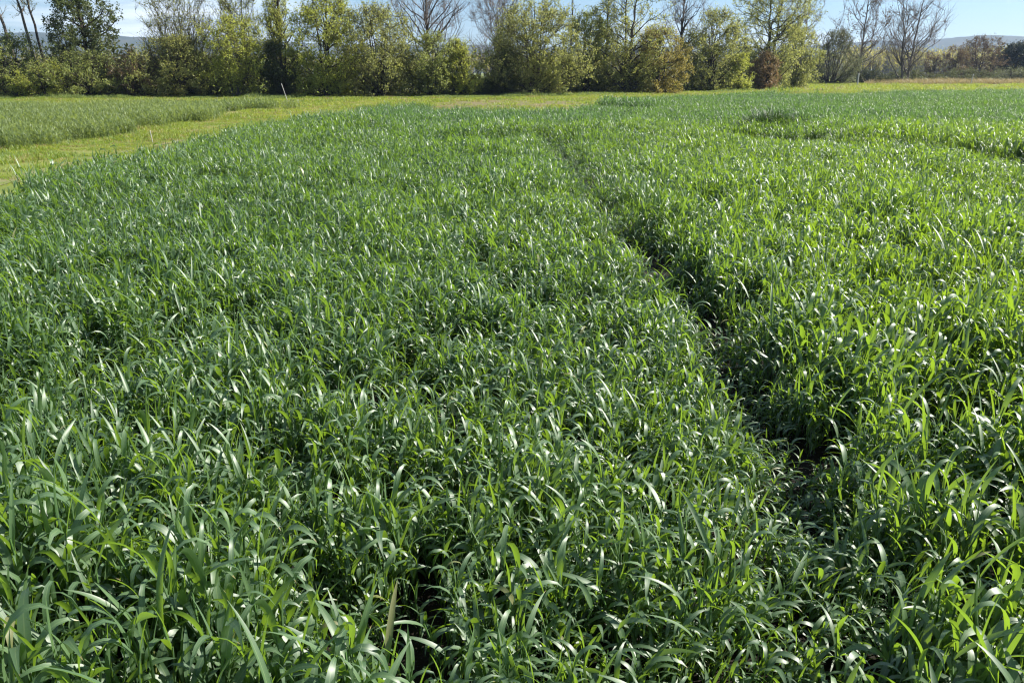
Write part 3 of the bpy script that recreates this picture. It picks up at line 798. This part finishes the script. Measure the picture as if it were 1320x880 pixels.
# far yellow osier wood beyond the right boundary: reads as one mass
def far_wood():
    g = np.random.default_rng(88)
    vs, qs, n0 = [], [], 0
    stems = []
    for px in np.concatenate([np.arange(1085, 1420, 4.2), np.arange(-40, 1085, 9)]):
        d = 330 + g.normal(0, 16)
        right = px > 1080
        top = g.normal(63, 3.0) if right else g.normal(72, 4)
        H = z_at(top, d); W = g.uniform(2.2, 3.8)
        c = np.array([x_at(px, d), d, 0])
        k = 26
        a = g.uniform(0, 6.28, k); rr = W * np.sqrt(g.uniform(0, 1, k))
        A = np.stack([c[0] + np.cos(a) * rr * .25, c[1] + np.sin(a) * rr * .25, np.zeros(k)], 1)
        C = np.stack([c[0] + np.cos(a) * rr, c[1] + np.sin(a) * rr, H * g.uniform(.75, 1.05, k)], 1)
        B = (A + C) / 2; B[:, :2] = A[:, :2] * .6 + C[:, :2] * .4
        stems.append(bez(A, B, C, 5))
    S = np.concatenate(stems)
    v1, q1 = tubes(S, np.tile(np.linspace(.10, .035, 5)[None], (len(S), 1)), 3)
    t = g.uniform(.25, 1.0, (len(S), 14))
    fi = t * 4; i0 = np.clip(fi.astype(int), 0, 3); fr = (fi - i0)[..., None]
    P = (np.take_along_axis(S, i0[..., None].repeat(3, 2), 1) * (1 - fr) + np.take_along_axis(S, (i0 + 1)[..., None].repeat(3, 2), 1) * fr).reshape(-1, 3)
    P += g.normal(0, .35, P.shape)
    v2, q2 = leaf_quads(P, .55, g, -.6)
    me = mk_mesh('distant_woodland', np.concatenate([v1, v2]), np.concatenate([q1, q2 + len(v1)]), None, False, M['twig_grey'])
    me.materials.append(M['farwood'])
    mi = np.zeros(len(q1) + len(q2), np.int32); mi[len(q1):] = 1
    me.polygons.foreach_set("material_index", mi)
    tag(link('distant_woodland', me), 'distant belt of yellow willow wood below the hill', kind='stuff')
far_wood()

# dry reeds in front of the right boundary
reed_src = source_collection("reeds", [tuft_mesh("reed_tuft_%d" % i, 500 + i, 40, .5, 1.0, .03, M['straw']) for i in range(4)])
n = 700
px = rng.uniform(1120, 1420, n); d = rng.uniform(112, 124, n)
k = rng.random(n) < np.clip((px - 1110) / 90, .2, 1)
px, d = px[k], d[k]; n = len(px)
scatter('dry_reeds', np.stack([(px - 660) / F * (d * CP + CAM_H * SP), d, np.zeros(n)], 1), np.stack([np.zeros(n), np.zeros(n), rng.uniform(0, 6.28, n)], 1),
        np.stack([np.ones(n), np.ones(n), rng.uniform(.5, 1.1, n)], 1), rng.uniform(-.5, .5, n), reed_src, 'band of dry straw coloured reeds before the boundary shrubs', 4)

n = 5200
px = rng.uniform(-120, 1060, n)
d = np.interp(px, [-60, 200, 400, 520, 620, 720, 860, 960, 1040], [54, 54.5, 55, 55.5, 57, 60, 65, 74, 92]) + rng.normal(0, 1.3, n)
k = rng.random(n) < 1.6 * vnoise(px, d, 16, 71) - .25
px, d = px[k], d[k]; n = len(px)
hh = rng.uniform(.5, 1.5, n) * (.10 + .75 * vnoise(px, d, 30, 72) ** 2)
scatter('rough_grass', np.stack([(px - 660) / F * (d * CP + CAM_H * SP), d, np.zeros(n)], 1), np.stack([np.zeros(n), np.zeros(n), rng.uniform(0, 6.28, n)], 1),
        np.stack([np.full(n, 1.4)] * 2 + [hh], 1), rng.uniform(-.8, .6, n), pale_src, 'ragged rough grass and weeds at the feet of the tree row', 6)

# ------------------------------------------------------------------ stakes
def stake(label, px, d, h, r, lean=(0, 0), z=0):
    g = np.random.default_rng(int(px))
    root = bpy.data.objects.new('stake', None); COL.objects.link(root)
    root.location = (x_at(px, d), d, z); root.rotation_euler = (lean[1], lean[0], .4)
    tag(root, label, 'stake', 'white marker stakes')
    P = np.array([[[0, 0, -.1], [0, 0, h * .5], [0, 0, h * .93]]]); 
    v, q = tubes(P, np.array([[r, r, r]]), 8)
    link('shaft', mk_mesh('shaft', v, q, None, False, M['paint']), root)
    P = np.array([[[0, 0, h * .93], [0, 0, h * .97], [0, 0, h]]])
    v, q = tubes(P, np.array([[r * 1.12, r * .9, r * .3]]), 8)
    link('tip', mk_mesh('tip', v, q, None, False, M['paint']), root)
stake('pale stake leaning left before the ivy poplar foot', 371, 47, 1.05, .017, (-.26, 0))
stake('upright white stake at the foot of the slender reddish tree', 1105, 104, 1.45, .075)
stake('pale stake leaning right in the dry reeds', 1251, 110, 1.4, .045, (.16, 0))
stake('thin short stick standing at the track edge', 197, 19.5, .30, .008, (-.08, 0))

# ------------------------------------------------------------------ tussocks: ranker grass clumps that stand out of the crop
def tussock(label, px, py, wpx, hgt, n, mat='crop', seed=1, kinds=None, w=1.0):
    g = np.random.default_rng(seed)
    c = on_plane(px, py, 0.0)
    root = bpy.data.objects.new('grass_tussock', None); COL.objects.link(root)
    root.location = (c[0], c[1], 0)
    tag(root, label, 'grass clump')
    W = wpx * m_per_px(c[1]) / 2
    b = Buf()
    for _ in range(n):
        r, a = W * math.sqrt(g.random()), g.uniform(0, 6.28)
        hh = hgt * (1 - .45 * (r / W) ** 2) * g.uniform(.6, 1.1)
        b.add(*blade(hh * 1.15, g.uniform(.010, .020) * w, R(g.uniform(2, 22)), R(g.uniform(35, 120)), 2.0, g.uniform(0, 6.28), (r * math.cos(a), r * math.sin(a) * .7, -.01), g.normal(0, .6), 5, .25))
    tag(link('leaves', b.mesh('leaves', M[mat]), root), kind='stuff')
tussock('tall dark rank grass clump rising from the crop', 990, 178, 78, .80, 2000, mat='rank', seed=5, w=1.3)
tussock('lower rank grass clump leaning against the tall dark one', 1022, 177, 56, .66, 900, mat='rank', seed=15, w=1.3)
tussock('dark shaded clump at the tip of the pale stand by the track', 285, 142, 36, .50, 500, mat='rank', seed=25, w=1.8)  # its shade is put into the leaf colour
tussock('smaller rank grass clump at the end of the cross gap', 650, 181, 70, .58, 600, seed=6, w=1.4)
tussock('rank grass clump by the bend of the left crop edge', 458, 163, 70, .60, 600, seed=8, w=1.4)

# ------------------------------------------------------------------ nearest plants, each one a thing with its leaves
g = np.random.default_rng(900)
leaf_meshes = [mk_mesh('leaf', *rand_leaf(g, .3, 8, 1.05, 0.0, (0, 0, 0), kind=kk), True, M['crop']) for kk in [.2] * 10 + [.7] * 5 + [.95] * 3]
stem_meshes = []
for i in range(4):
    P = np.array([[[0, 0, -.02], [g.normal(0, .006), g.normal(0, .006), .15], [g.normal(0, .015), g.normal(0, .015), .30]]])
    v, q = tubes(P, np.array([[.0036, .0032, .0022]]), 6)
    stem_meshes.append((mk_mesh('stem', v, q, np.tile([[.3, .3]], (len(v), 1)), True, M['stem']), P[0]))
def plant_label(x, y, h, n):
    u = x / (y + .55)
    zone = ('in the near left corner of the crop', 'left of the gap in the near crop', 'in the middle of the near crop', 'just left of where the rut ends', 'right of the dark rut', 'in the near right corner of the crop')[int(np.clip((u + .6) / 1.2 * 6, 0, 5))]
    row = 'front' if y < 1.35 else ('second' if y < 1.75 else 'inner')
    size = 'tall' if h > 1.1 else ('short' if h < .92 else 'middling')
    return '%s %s-row cereal plant, %s leaves, %s' % (size, row, ('four', 'five', 'six')[n - 4], zone)
x, y = sample(.7, 2.5, 55, margin=.25, slope=.66)
D, h, tone = crop_fields(x, y)
k = (rng.random(len(x)) < D) & (np.hypot(x, y) > .8)
order = np.argsort((y + .15 * np.abs(x))[k])[:230]
for x0, y0, h0 in zip(x[k][order], y[k][order], h[k][order]):
    root = bpy.data.objects.new('cereal_plant', None); COL.objects.link(root)
    root.location = (x0, y0, .002)
    root.rotation_euler = (g.normal(0, .10) + .05, g.normal(.07, .10), g.uniform(-math.pi, math.pi))
    hh = h0 * g.uniform(.9, 1.15)
    nl = int(g.integers(4, 7))
    root.scale = (.6 + .4 * hh, .6 + .4 * hh, hh)
    root.empty_display_size = .1
    tag(root, plant_label(x0, y0, h0, nl), 'cereal plant', 'nearest plants of the cereal crop')
    sm, P = stem_meshes[g.integers(4)]
    link('stem', sm, root)
    az = g.uniform(0, 6.28)
    for j in range(nl):
        t = (j + .7) / nl
        b_ = P[0] * (1 - t) ** 2 + 2 * P[1] * t * (1 - t) + P[2] * t * t
        lm = leaf_meshes[g.integers(18)] if j < nl - 1 else leaf_meshes[10 + g.integers(8)]
        lo = link('leaf', lm, root, b_)
        s_ = .75 + .35 * t
        lo.scale = (s_, s_ * g.uniform(.85, 1.15), s_)
        lo.rotation_euler = (g.normal(0, .12), g.normal(0, .15), az + math.pi * j + g.normal(0, .5))

# ------------------------------------------------------------------ the air: one closed box round everything
def haze_box():
    x0, x1, y0, y1, z0, z1 = -2700, 2700, -300, 3000, -2.5, 130
    v = [(x, y, z) for z in (z0, z1) for x, y in ((x0, y0), (x1, y0), (x1, y1), (x0, y1))]
    f = [(3, 2, 1, 0), (4, 5, 6, 7), (0, 1, 5, 4), (1, 2, 6, 5), (2, 3, 7, 6), (3, 0, 4, 7)]
    me = bpy.data.meshes.new('haze'); me.from_pydata(v, [], f)
    m, N, L = mat_base('thin_air')
    out = N.new("ShaderNodeOutputMaterial")
    p = N.new("ShaderNodeVolumePrincipled")
    p.inputs["Color"].default_value = (0.52, 0.70, 1.0, 1)
    p.inputs["Density"].default_value = 0.00018
    p.inputs["Anisotropy"].default_value = 0.2
    L.new(p.outputs[0], out.inputs["Volume"])
    me.materials.append(m)
    tag(link('haze', me), 'thin blue haze of the distance', kind='stuff')
haze_box()
